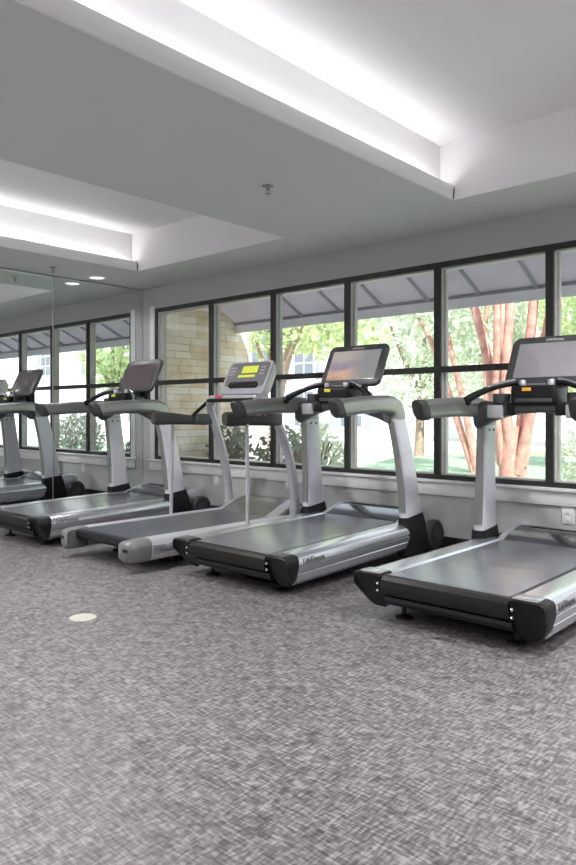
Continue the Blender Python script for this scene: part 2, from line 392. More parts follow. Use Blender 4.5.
# ------------------------------------------------------------------ ceiling fittings
def sprinkler(x, y, label):
    r = empty('ceiling_sprinkler', (x, y, ZC)); tag(r, label, 'sprinkler', 'ceiling sprinklers')
    MB().lathe([(.001, -.001), (.036, -.001), (.034, -.008), (.02, -.011), (.001, -.012)]).build('escutcheon', M['rail'], r)
    b = MB().lathe([(.001, -.010), (.010, -.010), (.008, -.030), (.001, -.030)], n=10)
    for s in (-1, 1): b.tube([(s*.008, 0, -.02), (s*.016, 0, -.034), (s*.004, 0, -.05)], .003, 6)
    b.build('head', M['rail'], r)
    MB().lathe([(.001, -.050), (.019, -.050), (.019, -.054), (.001, -.055)], n=14).build('deflector', M['rail'], r)
sprinkler(-3.0, 3.13, 'small metal fire sprinkler in the middle of the grey ceiling border')
sprinkler(-6.207, 3.476, 'small metal fire sprinkler near the mirrored wall')
def downlight(x, y, z, label, lit=0.):  # builds the real lit fitting and also the added, unseen fill lamps
    r = empty('recessed_downlight', (x, y, z)); tag(r, label, 'ceiling light', 'recessed downlights')
    MB().lathe([(.075, -.0005), (.095, -.0005), (.094, -.006), (.078, -.008), (.072, -.002)], n=28).build('trim_ring', M['white'], r)
    MB().lathe([(.001, -.001), (.073, -.001), (.072, -.003), (.001, -.004)], n=28).build('lens', M['lens'] if lit else M['offlens'], r)
    if lit:
        l = bpy.data.lights.new('lamp', 'AREA'); l.shape = 'DISK'; l.size = .15; l.energy = lit; l.color = (1, .985, .97); l.spread = R(150)
        o = bpy.data.objects.new('lamp', l); COL.objects.link(o); o.parent = r; o.location = (0, 0, -.02)
downlight(-6.346, 4.053, ZC, 'lit round recessed downlight between the far tray and the mirrored wall', 6.)
def cover(x, y, label):
    r = empty('ceiling_cover_plate', (x, y, ZC)); tag(r, label, 'cover plate', 'ceiling cover plates')
    MB().lathe([(.001, -.0005), (.055, -.0005), (.054, -.005), (.04, -.008), (.001, -.009)], n=24).build('plate', M['soffit'], r)
    MB().lathe([(.001, -.008), (.008, -.008), (.007, -.011), (.001, -.0115)], n=10).build('screw', M['chan'], r)
cover(-2.286, 4.42, 'small round ceiling plate by the corner of the large tray')
cover(-3.972, 4.40, 'small round ceiling plate beyond the right corner of the far tray')
FILL = 40.  # power of the added fill lamps
for x, y in ((-4.2, 2.3), (-4.2, 1.2), (-4.2, .1)):  # invented lamps, out of view, added to brighten the far treadmills
    downlight(x, y, ZT, 'added fill lamp shaped as a downlight in the far tray, unseen above the ceiling border', FILL)
for x, y in ((2.45, 3.2), (2.45, 1.0), (-1.4, -2.35), (-3.4, -2.35), (-5.2, -2.35), (-6.2, .2), (-3.1, -.4)):  # made-up downlights that fill the room from out of frame
    downlight(x, y, ZC, 'added fill lamp shaped as a downlight, unseen in the ceiling border behind the camera', FILL)
for x, y in ((.9, 2.4), (-.3, 3.3), (-.5, 2.0), (1.4, 3.4)):  # extra unseen lamps added to light the nearer treadmills
    downlight(x, y, ZT, 'added fill lamp shaped as a downlight, unseen in the high tray over the camera', FILL * 1.3)

# wall outlets, floor cover
def outlet(x, z, label, wd=.075, ht=.118, m='white', plug=False):
    r = empty('wall_outlet', (x, YW, z)); tag(r, label, 'outlet', 'wall outlets')
    MB().bbox(-wd/2, wd/2, -.007, .0, -ht/2, ht/2, .003).build('cover_plate', M[m], r)
    for s in (-1, 1):
        for q in ((-.022, .022) if wd > .1 else (0,)):
            MB().bbox(q - .016, q + .016, -.010, -.006, s*.026 - .017, s*.026 + .017, .004).build('socket', M[m], r)
outlet(-1.772, .352, 'white wall outlet under the sill by the rightmost treadmill', .088, .12)
outlet(-4.34, .40, 'grey painted wall outlet behind the silver treadmill with the yellow display', .075, .118, 'trim')
outlet(-5.34, .36, 'white wall outlet seen only in the mirror, its sockets dark below the sill')
outlet(-5.985, .36, 'white wall plate near the mirrored corner behind the leftmost treadmill')
fo = empty('floor_outlet_cover', (-3.178, 1.947, 0)); tag(fo, 'round ivory floor outlet cover set in the carpet', 'floor outlet')
MB().lathe([(.001, .0), (.068, .0), (.067, .004), (.06, .006), (.001, .0062)], n=32).build('cover_plate', M['ivory'], fo)
MB().lathe([(.001, .0060), (.030, .0060), (.029, .0075), (.001, .0078)], n=24).build('screw_cap', M['ivory'], fo)

# ------------------------------------------------------------------ treadmills
def cat(pts, n=5):
    pts = [Vector(p) for p in pts]; P = []
    for i in range(len(pts) - 1):
        p0, p1, p2, p3 = pts[max(i-1, 0)], pts[i], pts[i+1], pts[min(i+2, len(pts)-1)]
        for k in range(n):
            t = k / n
            P.append(.5 * ((2*p1) + (p2-p0)*t + (2*p0-5*p1+4*p2-p3)*t*t + (3*p1-p0-3*p2+p3)*t**3))
    P.append(pts[-1]); return P

def yz_loft(mb, pts, w, hs, sec=None, n=5, rr=.42):
    """sweep a rounded section (width along x, height across the path in the y-z plane); pts (x,y,z,h)"""
    P = cat(pts, n); rings = []
    for i, p in enumerate(P):
        d = (P[min(i+1, len(P)-1)] - P[max(i-1, 0)]); d3 = Vector((0, d.y, d.z)).normalized()
        nrm = Vector((0, -d3.z, d3.y))
        h = p[3] if len(p) > 3 else hs
        ww = w * (p[4] if len(p) > 4 else 1)
        rings.append([(p.x + u, p.y + nrm.y * v, p.z + nrm.z * v) for u, v in rrect(ww, h, min(ww, h) * rr, 4)])
    mb.loft(rings); return mb

RAILSEC = [(.337,.090),(.337,.232),(.347,.243),(.43,.245),(.462,.241),(.484,.228),(.496,.208),(.499,.186),(.493,.182),(.493,.176),(.499,.172),
           (.498,.146),(.492,.142),(.492,.137),(.495,.133),(.486,.095),(.462,.072),(.40,.066)]
CAPSEC = [(.333,.10),(.333,.240),(.345,.247),(.470,.247),(.494,.240),(.504,.222),(.505,.185),(.500,.160),(.480,.112),(.456,.074),(.430,.057),(.37,.056),(.343,.075)]

def console_frame():
    C = Vector((.008, 1.328, 1.368)); v = Vector((0, .152, .296)).normalized(); nrm = Vector((0, -v.z, v.y)); u = Vector((1, 0, 0))
    return C, u, v, nrm

def slab(mb, C, u, v, n, rings):
    mb.loft([[tuple(C + u * a + v * b + n * d) for a, b in rrect(w, h, r, 5)] for (w, h, r, d) in rings]); return mb

def make_treadmill(label, screen, capm='dark', sticker='orange'):
    t = empty('treadmill', (0, 0, 0)); tag(t, label, 'treadmill', 'treadmills facing the windows')
    MB().bbox(-.335, .335, .10, 1.42, .075, .226, .006).build('deck_frame', M['black'], t)
    b = MB(); b.prism_x([(.03, .226), (.03, .236), (.05, .2395), (1.40, .2395), (1.42, .236), (1.42, .226)], -.318, .318)
    b.build('running_belt', M['belt'], t)
    rc = MB(); rc.prism_x([(.115, .236), (.045, .240), (.02, .236), (.004, .220), (.0, .19), (.004, .165), (.02, .145), (.05, .136), (.115, .136)], -.334, .334)
    rc.build('roller_cover', M['brown'], t)
    lb = MB(); lb.prism_x([(.10, .135), (.045, .130), (.04, .112), (.05, .094), (.075, .082), (.16, .075), (.16, .135)], -.334, .334)
    lb.build('rear_crossmember', M['black'], t)
    for s in (-1, 1):
        rl = MB(); rings = []
        for y, k in ((.104, 1.), (1.36, 1.), (1.40, .985), (1.425, .93)):
            rings.append([(s * (.42 + (x - .42) * k), y, .16 + (z - .16) * k) for x, z in RAILSEC])
        rl.loft(rings); side = rl.build('side_rail', M['alu'], t, 28)
        cp = MB(); rings = []
        for y, k in ((.0, .92), (.005, .965), (.018, .99), (.04, 1.), (.106, 1.)):
            rings.append([(s * (.415 + (x - .415) * k), y + max(0, .19 - z) * .75 * (1 - y / .106), .165 + (z - .165) * k) for x, z in CAPSEC])
        cp.loft(rings); cap = cp.build('end_cap', M['black'], t, 30)
        MB().bbox(s*.345 if s > 0 else -.462, .462 if s > 0 else -.345, .012, .100, .243, .2505, .002).build('cap_plate', M['alu'] if capm == 'alu' else M['dark'], cap)
        sc = MB()
        for z in (.20, .165): sc.lathe([(.001, 0), (.008, 0), (.008, .008), (.001, .009)], (s*.350, .0, z), 8, 'x')
        sc.build('screw', M['alu'], cap)
        if s > 0:
            mt = Matrix(((0, -.24, .97, .4985), (1, 0, 0, .245), (0, .97, .24, .2035), (0, 0, 0, 1)))
            text_mesh('lettering', 'LifeFitness', .046, M['ink'], side, mt, .0015)
        # rear levelling foot
        ft = MB().lathe([(.001, 0), (.048, 0), (.046, .010), (.02, .018), (.012, .022), (.012, .08), (.024, .082), (.024, .10), (.001, .10)], (s*.30, .17, 0), 18)
        ft.build('levelling_foot', M['black'], t)
        # front transport wheel and housing
        wh = MB().lathe([(.001, -.03), (.10, -.03), (.114, -.018), (.114, .018), (.10, .03), (.001, .03)], (s*.455, 1.66, .116), 24, 'x')
        wh = wh.build('front_wheel', M['rubber'], t)
        MB().lathe([(.001, -.036), (.05, -.036), (.05, .036), (.001, .036)], (s*.455, 1.66, .116), 16, 'x').build('wheel_hub', M['dark'], wh)
        # upright with black boot
        up = MB(); rings = []
        for (x, y, z, d, tx) in ((.447, 1.362, .24, .20, .075), (.445, 1.362, .34, .195, .075), (.438, 1.352, .50, .18, .073), (.424, 1.328, .72, .168, .07), (.408, 1.302, .88, .162, .068), (.396, 1.285, .985, .16, .068)):
            rings.append([(s*(x) + a, y + bb, z) for a, bb in rrect(tx, d, .026, 4)])
        up.loft(rings); upo = up.build('upright', M['pale'], t)
        bt = MB(); rings = []
        for (x, y, z, d, tx, sl) in ((.452, 1.40, .02, .30, .09, 0), (.452, 1.39, .10, .30, .098, 0), (.450, 1.378, .24, .25, .096, 0), (.448, 1.365, .305, .222, .090, .10)):
            rings.append([(s*x + a, y + bb, z + bb * sl) for a, bb in rrect(tx, d, .03, 4)])
        bt.loft(rings); bt.build('boot', M['black'], upo)
        for dy in (-.03, .03): MB().lathe([(.001, -.002), (.009, -.002), (.008, .004), (.001, .005)], (s*.401 - s*.034, 1.29 + dy, .945), 10, 'x').build('bolt', M['black'], upo)
        rt = MB(); rt.loft([[(s*x + a, y - d / 2 + bb, z) for a, bb in rrect(tx * .74, .012, .004, 2)] for (x, y, z, d, tx) in ((.445, 1.362, .33, .197, .075), (.438, 1.352, .50, .18, .073), (.424, 1.328, .72, .168, .07), (.408, 1.302, .88, .162, .068), (.398, 1.287, .965, .16, .068))])
        rt.build('rear_trim', M['rail'], upo)
        # handrail with elbow
        pts = [(s*.396, 1.285, .975, .16, .93), (s*.396, 1.282, 1.01, .158, 1), (s*.395, 1.258, 1.052, .145, 1.03), (s*.399, 1.19, 1.080, .128, 1.05), (s*.408, 1.06, 1.088, .120, 1.08),
               (s*.422, .86, 1.085, .116, 1.08), (s*.433, .66, 1.075, .114, 1.06), (s*.438, .56, 1.066, .112, 1.02)]
        pts = [Vector(p) if False else p for p in pts]
        hr = MB(); P5(hr, pts, .075); hro = hr.build('handrail', M['rail'], t)
        # thin dark end cap, cut at a slant
        gp = MB(); P5(gp, [(s*.437, .590, 1.068, .117, 1.06), (s*.438, .555, 1.067, .119, 1.09), (s*.439, .535, 1.067, .114, 1.04), (s*.439, .525, 1.067, .096, .85)], .075)
        gp.v = [(x, y - (z - 1.067) * .45, z) for x, y, z in gp.v]
        gp.build('rail_end_cap', M['rubber'], hro)
        # curved grab bar from the rail up to the console
        eb = MB().tube([(s*.385, .985, 1.125), (s*.355, 1.01, 1.150), (s*.28, 1.05, 1.190), (s*.20, 1.09, 1.218), (s*.12, 1.13, 1.232)], [.024, .022, .019, .018, .018], 12)
        eb.lathe([(.001, -.028), (.022, -.026), (.028, 0), (.022, .026), (.001, .028)], (s*.385, .985, 1.122), 14, 'x')
        eb = eb.build('grab_bar', M['black'], t)
        MB().tube([(s*.275, 1.040, 1.206), (s*.20, 1.078, 1.232), (s*.13, 1.118, 1.247)], .0085, 8).build('sensor_strip', M['alu'], eb)
        MB().bbox(s*.235 - .048, s*.235 + .048, 1.055, 1.085, 1.020, 1.098, .008).build('keypad', M['silver'], t)
        MB().bbox(min(s*.12, s*.17), max(s*.12, s*.18), 1.075, 1.12, 1.035, 1.108, .008).build('keypad_bracket', M['black'], t)
        # silver stub posts under the display
        MB().lathe([(.001, -.012), (.017, -.012), (.02, 0), (.02, .03), (.016, .036), (.001, .036)], (s*.085, 1.115, 1.210), 12).build('console_post', M['silver'], t)
    # motor hood
    hp = [(1.365, .10), (1.365, .236), (1.385, .246), (1.46, .268), (1.55, .291), (1.61, .300), (1.68, .298), (1.73, .28), (1.745, .24), (1.745, .10)]
    hd = MB().prism_x(hp, -.325, .325).build('motor_hood', M['gloss'], t)
    for s in (-1, 1):
        e = MB(); rings = []
        for x, k, dz in ((.322, 1.0, .002), (.345, 1.0, .004), (.372, .97, .0), (.388, .90, -.02), (.394, .78, -.05)):
            rings.append([(s*x, 1.55 + (y - 1.55) * k, max(.09, .10 + (z - .10) * k + (dz if z > .2 else 0))) for y, z in hp])
        e.loft(rings); e.build('hood_end', M['silver'], hd)
    MB().bbox(-.25, .25, 1.60, 1.62, .296, .303, .003).build('hood_vent', M['black'], hd)
    # crossbar arch between the rails
    cb = MB(); rings = []
    for k in range(17):
        x = -.40 + .80 * k / 16; q = abs(x / .40) ** 2.2
        zb = 1.052 - .100 * q; zt = 1.112 + .018 * q
        rings.append([(x, 1.16 + a + .03 * q, (zb + zt) / 2 + bb) for a, bb in rrect(.16, zt - zb, .40 * min(.16, zt - zb), 4)])
    cb.loft(rings); cb.build('crossbar', M['dark'], t)
    cs = MB().bbox(-.135, .135, 1.055, 1.24, 1.10, 1.212, .018, 3)
    cs.bbox(-.09, .09, 1.31, 1.39, 1.08, 1.33, .02)
    cs.bbox(-.09, .09, 1.20, 1.35, 1.08, 1.15, .02)
    base = cs.build('console_base', M['black'], t)
    MB().bbox(-.105, .115, 1.044, 1.060, 1.112, 1.135, .006).build('tray_lip', M['dark'], base)
    MB().bbox(-.062, -.008, 1.050, 1.058, 1.178, 1.199, .002).build('sticker', M[sticker], base)
    for s in (-1, 1):
        MB().lathe([(.052, -.055), (.056, .0), (.05, .003), (.046, 0), (.044, -.05), (.001, -.052), (.001, -.055)], (s*.225, 1.14, 1.165), 18).build('cup_holder', M['dark'], t)
    C, u, v, n = console_frame()
    con = MB(); slab(con, C, u, v, n, [(.36, .20, .04, -.055), (.43, .27, .05, -.045), (.530, .335, .05, -.015), (.540, .343, .05, .0), (.536, .339, .05, .012), (.520, .323, .045, .018)])
    con = con.build('console', M['dark'], t)
    sc = MB(); slab(sc, C + v * -.002, u, v, n, [(.436, .244, .006, .016), (.436, .244, .006, .0195), (.430, .238, .005, .0205)])
    sc.build('screen', M[screen], con)
    mt = Matrix(((1, 0, 0, C.x), (0, v.y, n.y, (C + v*.141 + n*.0185).y), (0, v.z, n.z, (C + v*.141 + n*.0185).z), (0, 0, 0, 1)))
    text_mesh('lettering', 'LifeFitness', .026, M['letter'], con, mt)
    MB().bbox(-.16, .16, 1.135, 1.16, 1.208, 1.226, .006).build('button_row', M['panel'], t)
    return t

def P5(mb, pts, w, n=5, rr=.44):
    P = []
    for i in range(len(pts) - 1):
        p0, p1, p2, p3 = [pts[j] for j in (max(i-1, 0), i, i+1, min(i+2, len(pts)-1))]
        for k in range(n):
            t = k / n
            P.append([.5*((2*b)+(c-a)*t+(2*a-5*b+4*c-d)*t*t+(3*b-a-3*c+d)*t**3) for a, b, c, d in zip(p0, p1, p2, p3)])
    P.append(list(pts[-1])); rings = []
    for i, p in enumerate(P):
        a, b = P[max(i-1, 0)], P[min(i+1, len(P)-1)]
        dy, dz = b[1]-a[1], b[2]-a[2]; L = math.hypot(dy, dz); ny, nz = dz/L, -dy/L
        ww, h = w * p[4], p[3]
        rings.append([(p[0] + uu, p[1] + ny*vv, p[2] + nz*vv) for uu, vv in rrect(ww, h, min(ww, h)*rr, 5)])
    mb.loft(rings)

def lift_feet(t, inc):
    """the front feet that carry the raised end of an inclined treadmill, standing on the carpet"""
    for s in (-1, 1):
        g = -(1.52 - .17) * math.tan(inc)
        MB().lathe([(.001, g), (.035, g), (.035, g + .012), (.016, g + .02), (.016, .12), (.001, .12)], (s*.36, 1.52, 0), 14).build('lift_foot', M['black'], t)

def place(t, x, yfoot, inc):
    # pivot about the rear feet so that they stay on the carpet
    c, s_ = math.cos(inc), math.sin(inc)
    t.rotation_euler = (inc, 0, 0)
    t.location = (x, yfoot - .17 * c, -.17 * s_)
    if inc > .001: lift_feet(t, inc)

tm1 = make_treadmill('treadmill with a large blank grey screen, nearest the right edge of the photo', 'scr_grey', 'alu')
place(tm1, -1.657, 3.054, R(0.0))
tm2 = make_treadmill('treadmill with a lit colour picture on its screen, left of the rightmost one', 'scr_pic', 'dark', 'yellow')
place(tm2, -3.10, 3.033, R(1.5))
tm4 = make_treadmill('treadmill with a dark mauve screen, farthest left, next to the mirrored wall', 'scr_dark', 'dark', 'yellow')
place(tm4, -5.487, 2.848, R(1.5))

# the older silver treadmill --------------------------------------
def make_silver():
    t = empty('treadmill', (-4.215, 2.67, 0)); tag(t, 'older silver treadmill with a small yellow-green display and slim curved tube uprights', 'treadmill', 'treadmills facing the windows')
    MB().bbox(-.34, .34, .12, 1.55, .125, .196, .006).bbox(-.30, .30, .32, 1.50, .06, .130, .006).build('deck_frame', M['black'], t)
    MB().prism_x([(.10, .19), (.10, .200), (.11, .207), (1.45, .207), (1.47, .19)], -.325, .325).build('running_belt', M['belt2'], t)
    MB().prism_x([(.13, .204), (.075, .204), (.057, .193), (.052, .165), (.066, .142), (.13, .138)], -.345, .345).build('roller_cover', M['black'], t)
    for s in (-1, 1):
        sec = [(.330, .08), (.330, .205), (.342, .214), (.40, .214), (.425, .206), (.440, .185), (.444, .15), (.438, .105), (.42, .07), (.38, .06)]
        rl = MB(); rl.loft([[(s*(.39 + (x - .39)*k), y, .14 + (z-.14)*k) for x, z in sec] for y, k in ((.155, 1), (1.62, 1), (1.68, .93), (1.70, .8))])
        rl = rl.build('side_rail', M['silver'], t, 30)
        MB().bbox(min(s*.441, s*.447), max(s*.441, s*.447), .17, 1.50, .115, .170, .002).build('side_panel', M['alu'], rl)
        cp = MB(); rings = []
        for y, k, xx in ((-.02, .70, -.03), (-.012, .84, -.018), (.015, .95, -.006), (.07, 1.01, 0), (.158, 1.02, 0)):
            rings.append([(s*(.385 + xx + (x - .385)*k), y, .145 + (z-.145)*k) for x, z in sec])
        cp.loft(rings); cp.build('end_cap', M['capgrey'], t, 40)
        MB().bbox(s*.385 - .025, s*.385 + .025, -.022, .0, .14, .165, .005).build('roller_adjuster', M['black'], t)
        MB().lathe([(.001, 0), (.04, 0), (.04, .015), (.015, .02), (.015, .09), (.001, .09)], (s*.33, .42, 0), 16).build('levelling_foot', M['black'], t)
        MB().lathe([(.001, -.02), (.06, -.02), (.07, -.01), (.07, .01), (.06, .02), (.001, .02)], (s*.36, 1.78, .07), 18, 'x').build('front_wheel', M['rubber'], t)
        # curved tube upright
        up = MB().tube([(s*.405, 1.64, .12), (s*.405, 1.635, .30), (s*.40, 1.61, .50), (s*.395, 1.555, .72), (s*.385, 1.47, .92), (s*.37, 1.395, 1.07), (s*.335, 1.355, 1.14), (s*.25, 1.345, 1.165)], [.040, .040, .039, .038, .036, .034, .030, .026], 14)
        up = up.build('upright', M['silver'], t)
        MB().tube([(s*.405, 1.645, .14), (s*.405, 1.637, .27)], .053, 16).build('collar', M['silver'], up)
        # handrail, its post and strut
        h = MB(); P5(h, [(s*.43, .82, 1.005, .09, .9), (s*.43, .86, 1.006, .108, 1), (s*.43, 1.0, 1.004, .10, 1), (s*.425, 1.2, .992, .082, 1), (s*.415, 1.38, .985, .075, .95), (s*.40, 1.44, .985, .06, .8)], .065)
        h = h.build('handrail', M['rubber'], t)
        MB().bbox(s*.41 - .045, s*.41 + .045, 1.24, 1.43, .955, 1.045, .015).build('rail_clamp', M['dark'], h)
        MB().tube([(s*.41, 1.22, 1.02), (s*.40, 1.28, 1.075), (s*.385, 1.38, 1.15)], .016, 10).build('strut', M['black'], h)
        MB().tube([(s*.462, 1.03, .13), (s*.460, 1.03, .25), (s*.445, 1.035, .98)], .0155, 10).build('rail_post', M['silver'], t)
    # hood
    hp = [(1.42, .08), (1.42, .207), (1.46, .222), (1.58, .275), (1.70, .310), (1.80, .312), (1.88, .285), (1.90, .22), (1.90, .08)]
    hd = MB(); rings = []
    for x, k in ((-.36, .82), (-.33, .93), (-.26, 1), (.26, 1), (.33, .93), (.36, .82)):
        rings.append([(x, 1.66 + (y-1.66)*k, .08 + (z-.08)*k) for y, z in hp])
    hd.loft(rings); hd = hd.build('motor_hood', M['hoodgrey'], t, 30)
    for s in (-1, 1):
        e = MB(); e.loft([[(s*(.27 + .08*q) , 1.66 + (y-1.66)*kk, .083 + (z-.08)*kk) for y, z in hp] for q, kk in ((0, 1.012), (.5, .985), (1, .90))]); e.build('hood_end', M['silver'], hd)
    # console
    C = Vector((0, 1.475, 1.345)); v = Vector((0, .14, .275)).normalized(); n = Vector((0, -v.z, v.y)); u = Vector((1, 0, 0))
    con = MB(); slab(con, C, u, v, n, [(.40, .20, .05, -.11), (.46, .26, .05, -.09), (.525, .315, .05, -.02), (.53, .32, .04, .0), (.52, .31, .04, .012)])
    con = con.build('console', M['silver'], t)
    ov = MB(); slab(ov, C + v*.03, u, v, n, [(.47, .225, .03, .008), (.47, .225, .03, .0145), (.462, .217, .03, .0155)]); ov.build('overlay', M['panel'], con)
    d = MB(); slab(d, C + v*.075 + u*.02, u, v, n, [(.185, .066, .006, .0155), (.185, .066, .006, .019)]); d.build('display', M['lcd'], con)
    d = MB(); slab(d, C + v*.012 + u*.0, u, v, n, [(.20, .022, .004, .0155), (.20, .022, .004, .018)]); d.build('display_strip', M['lcd'], con)
    for k in range(5):
        for q in range(3):
            d = MB(); slab(d, C + v*(.095 - .032*q) + u*(-.21 + .026*(k % 3)) if k < 3 else C + v*(.095 - .032*q) + u*(.155 + .03*(k-3)), u, v, n, [(.018, .018, .005, .0155), (.018, .018, .005, .018)])
            d.build('button', M['silver'], con)
    sh = MB(); slab(sh, C + v*-.075, u, v, n, [(.34, .05, .02, .01), (.34, .05, .02, .03), (.31, .03, .014, .036)]); sh.build('reading_ledge', M['black'], con)
    hb = MB(); hb.bbox(-.27, .31, 1.27, 1.43, 1.150, 1.200, .02, 3); hb = hb.build('console_tray', M['silver'], t)
    hb2 = MB().bbox(-.26, .28, 1.245, 1.285, 1.140, 1.172, .012).build('tray_edge', M['black'], hb)
    MB().bbox(-.17, -.09, 1.263, 1.275, 1.176, 1.198, .004).build('stop_key', M['red'], hb)
    return t
make_silver()

# ------------------------------------------------------------------ outside
ZG = -.12
struct('ground', MB().box(-70, 60, YW + WT, 90, ZG - .1, ZG), M['concrete'], 'sunlit concrete drive and walk outside')
def poly(name, pts, z, m, label, h=.04):
    mb = MB(); n = len(pts)
    mb.add([(x, y, ZG - .02) for x, y in pts] + [(x, y, ZG + h) for x, y in pts], [tuple(range(n, 2*n))] + [(i, (i+1) % n, n + (i+1) % n, n + i) for i in range(n)])
    return struct(name, mb, m, label)
LAWN = [(-5.0, 6.7), (-7.2, 9.6), (-8.9, 12.3), (-9.8, 14.9), (-9.4, 17.3), (-6, 19), (8, 19), (12, 9), (6, 6.6), (-2, 6.4)]
poly('lawn', LAWN, 0, M['lawn'], 'green lawn beyond the windows')
poly('path', [(-9.4, 17.5), (-8.8, 20.0), (0, 23), (12, 23), (12, 19.1), (-6, 19.1)], 0, M['mulch'], 'brown mulch bed behind the lawn', .06)

# stone wing
struct('wall_stone', MB().box(-8.5, -6.5, YW + WT, 6.42, ZG, 3.4), M['stone'], 'limestone wall of the wing at the left of the windows')

# awning
YA = 6.2
aw = empty('awning', (-2, YW + WT, 2.6)); tag(aw, 'pale lilac fabric awning on a dark frame over the windows', 'awning')
x0t, x0b, x1a = -5.45, -6.85, 4.2
zt, zb, zv = 2.78, 2.20, 2.075
def L_(p): return (p[0] + 2, p[1] - YW - WT, p[2] - 2.6)
ya = YW + WT + .01
f = MB()
q = [(x0t, ya, zt), (x1a, ya, zt), (x1a, YA, zb), (x0b, YA, zb)]
f.add([L_(p) for p in q] + [L_((p[0], p[1], p[2] + .012)) for p in q], [(0, 1, 2, 3), (7, 6, 5, 4), (0, 4, 5, 1), (1, 5, 6, 2), (2, 6, 7, 3), (3, 7, 4, 0)])
q = [(x0t, ya, zt), (x0b, YA, zb), (x0b, ya, zb)]
f.add([L_(p) for p in q] + [L_((p[0] - .01, p[1], p[2] + .01)) for p in q], [(0, 1, 2), (5, 4, 3), (0, 3, 4, 1), (1, 4, 5, 2), (2, 5, 3, 0)])
f.build('canopy', M['awn'], aw, 20)
f = MB(); a0 = L_((x0b, YA - .01, zv)); a1 = L_((x1a, YA + .012, zb + .012)); f.box(a0[0], a1[0], a0[1], a1[1], a0[2], a1[2]); f.build('valance', M['val'], aw)
f = MB(); a0 = L_((x0b, YA - .05, zb - .03)); a1 = L_((x1a, YA - .012, zb + .0)); f.box(a0[0], a1[0], a0[1], a1[1], a0[2], a1[2]); f.build('front_bar', M['awnbar'], aw)
k = 0; x = -5.35
while x < 4.1:
    MB().tube([L_((x, ya + .01, zt - .025)), L_((x, YA - .03, zb - .02))], .019, 8, 1).build('rib', M['awnbar'], aw); x += .56

# trees ------------------------------------------------------------
def leaves(blobs, n, size, seed, flat=.7):
    rg = random.Random(seed); mb = MB(); tot = sum(b[3]*b[4]*b[5] for b in blobs)
    for (cx, cy, cz, rx, ry, rz) in blobs:
        for _ in range(int(n * rx*ry*rz / tot)):
            while True:
                p = Vector((rg.uniform(-1, 1), rg.uniform(-1, 1), rg.uniform(-1, 1)))
                if .25 < p.length < 1: break
            c = Vector((cx + p.x*rx, cy + p.y*ry, cz + p.z*rz))
            d = Vector((rg.gauss(0, 1), rg.gauss(0, 1), rg.gauss(0, flat))).normalized(); e = d.orthogonal().normalized(); e.rotate(Matrix.Rotation(rg.uniform(0, 6.28), 3, d)); g = d.cross(e)
            s = size * rg.uniform(.6, 1.3)
            mb.add([c - e*s, c + g*s*.5, c + e*s, c - g*s*.5], [(0, 1, 2, 3)])
    return mb
def foliage(mb, m, parent):
    me = bpy.data.meshes.new('foliage'); me.from_pydata(mb.v, [], mb.f); me.materials.append(m)
    o = bpy.data.objects.new('foliage', me); COL.objects.link(o); o.parent = parent; return o

cm = empty('crape_myrtle', (-3.88, 8.6, ZG)); tag(cm, 'crape myrtle with many smooth reddish stems from one thick base, beyond the right windows', 'tree')
MB().tube([(0, 0, -.05), (0, 0, .5), (.0, 0, 1.0)], [.20, .17, .12], 16).build('trunk', M['bark'], cm)
stems = [((-.12, 0, .5), (-.28, .05, 1.35), (-.42, .1, 2.0), (-.66, .1, 2.9), (-1.0, .2, 4.0)), ((-.05, .08, .6), (-.20, .1, 1.6), (-.26, .2, 2.6), (-.34, .3, 4.2)),
         ((.02, -.06, .5), (-.05, -.1, 1.5), (.02, -.1, 2.6), (.06, 0, 4.2)), ((.08, .05, .5), (.12, .1, 1.5), (.22, .1, 2.4), (.34, .2, 4.2)),
         ((.13, 0, .5), (.26, 0, 1.4), (.42, .05, 2.2), (.62, .1, 3.2), (.9, .1, 4.2)), ((.10, -.08, .4), (.30, -.1, 1.2), (.58, -.1, 2.2), (.8, -.2, 3.8)),
         ((-.08, -.08, .5), (-.17, -.1, 1.4), (-.14, -.15, 2.4), (-.2, -.2, 4.0))]
for i, st in enumerate(stems):
    r0 = [.085, .08, .075, .085, .075, .07, .065][i]
    MB().tube(st, [r0 * (1 - .13*k) for k in range(len(st))], 12, 5).build('stem', M['bark'], cm)
foliage(leaves([(0, .5, 4.9, 1.9, 1.7, .9), (-1.2, .6, 4.4, .9, .9, .6)], 1500, .085, 3), M['leaf_b'], cm)
cm2 = empty('crape_myrtle', (-6.2, 12.2, ZG)); tag(cm2, 'thin leaning reddish stems of a smaller crape myrtle farther off on the lawn', 'tree')
for st in (((0, 0, 0), (-.25, 0, 1.2), (-.6, 0, 2.6), (-.9, 0, 4)), ((.05, 0, 0), (.2, 0, 1.4), (.1, .1, 2.6), (.3, 0, 4)), ((-.05, 0, 0), (-.6, .1, 1.4), (-1.0, 0, 2.6), (-1.6, 0, 3.6))):
    MB().tube(st, [.075, .065, .05, .04], 10).build('stem', M['bark'], cm2)
foliage(leaves([(-.7, .2, 3.4, 1.3, 1.1, .9)], 1300, .1, 5), M['leaf_b'], cm2)

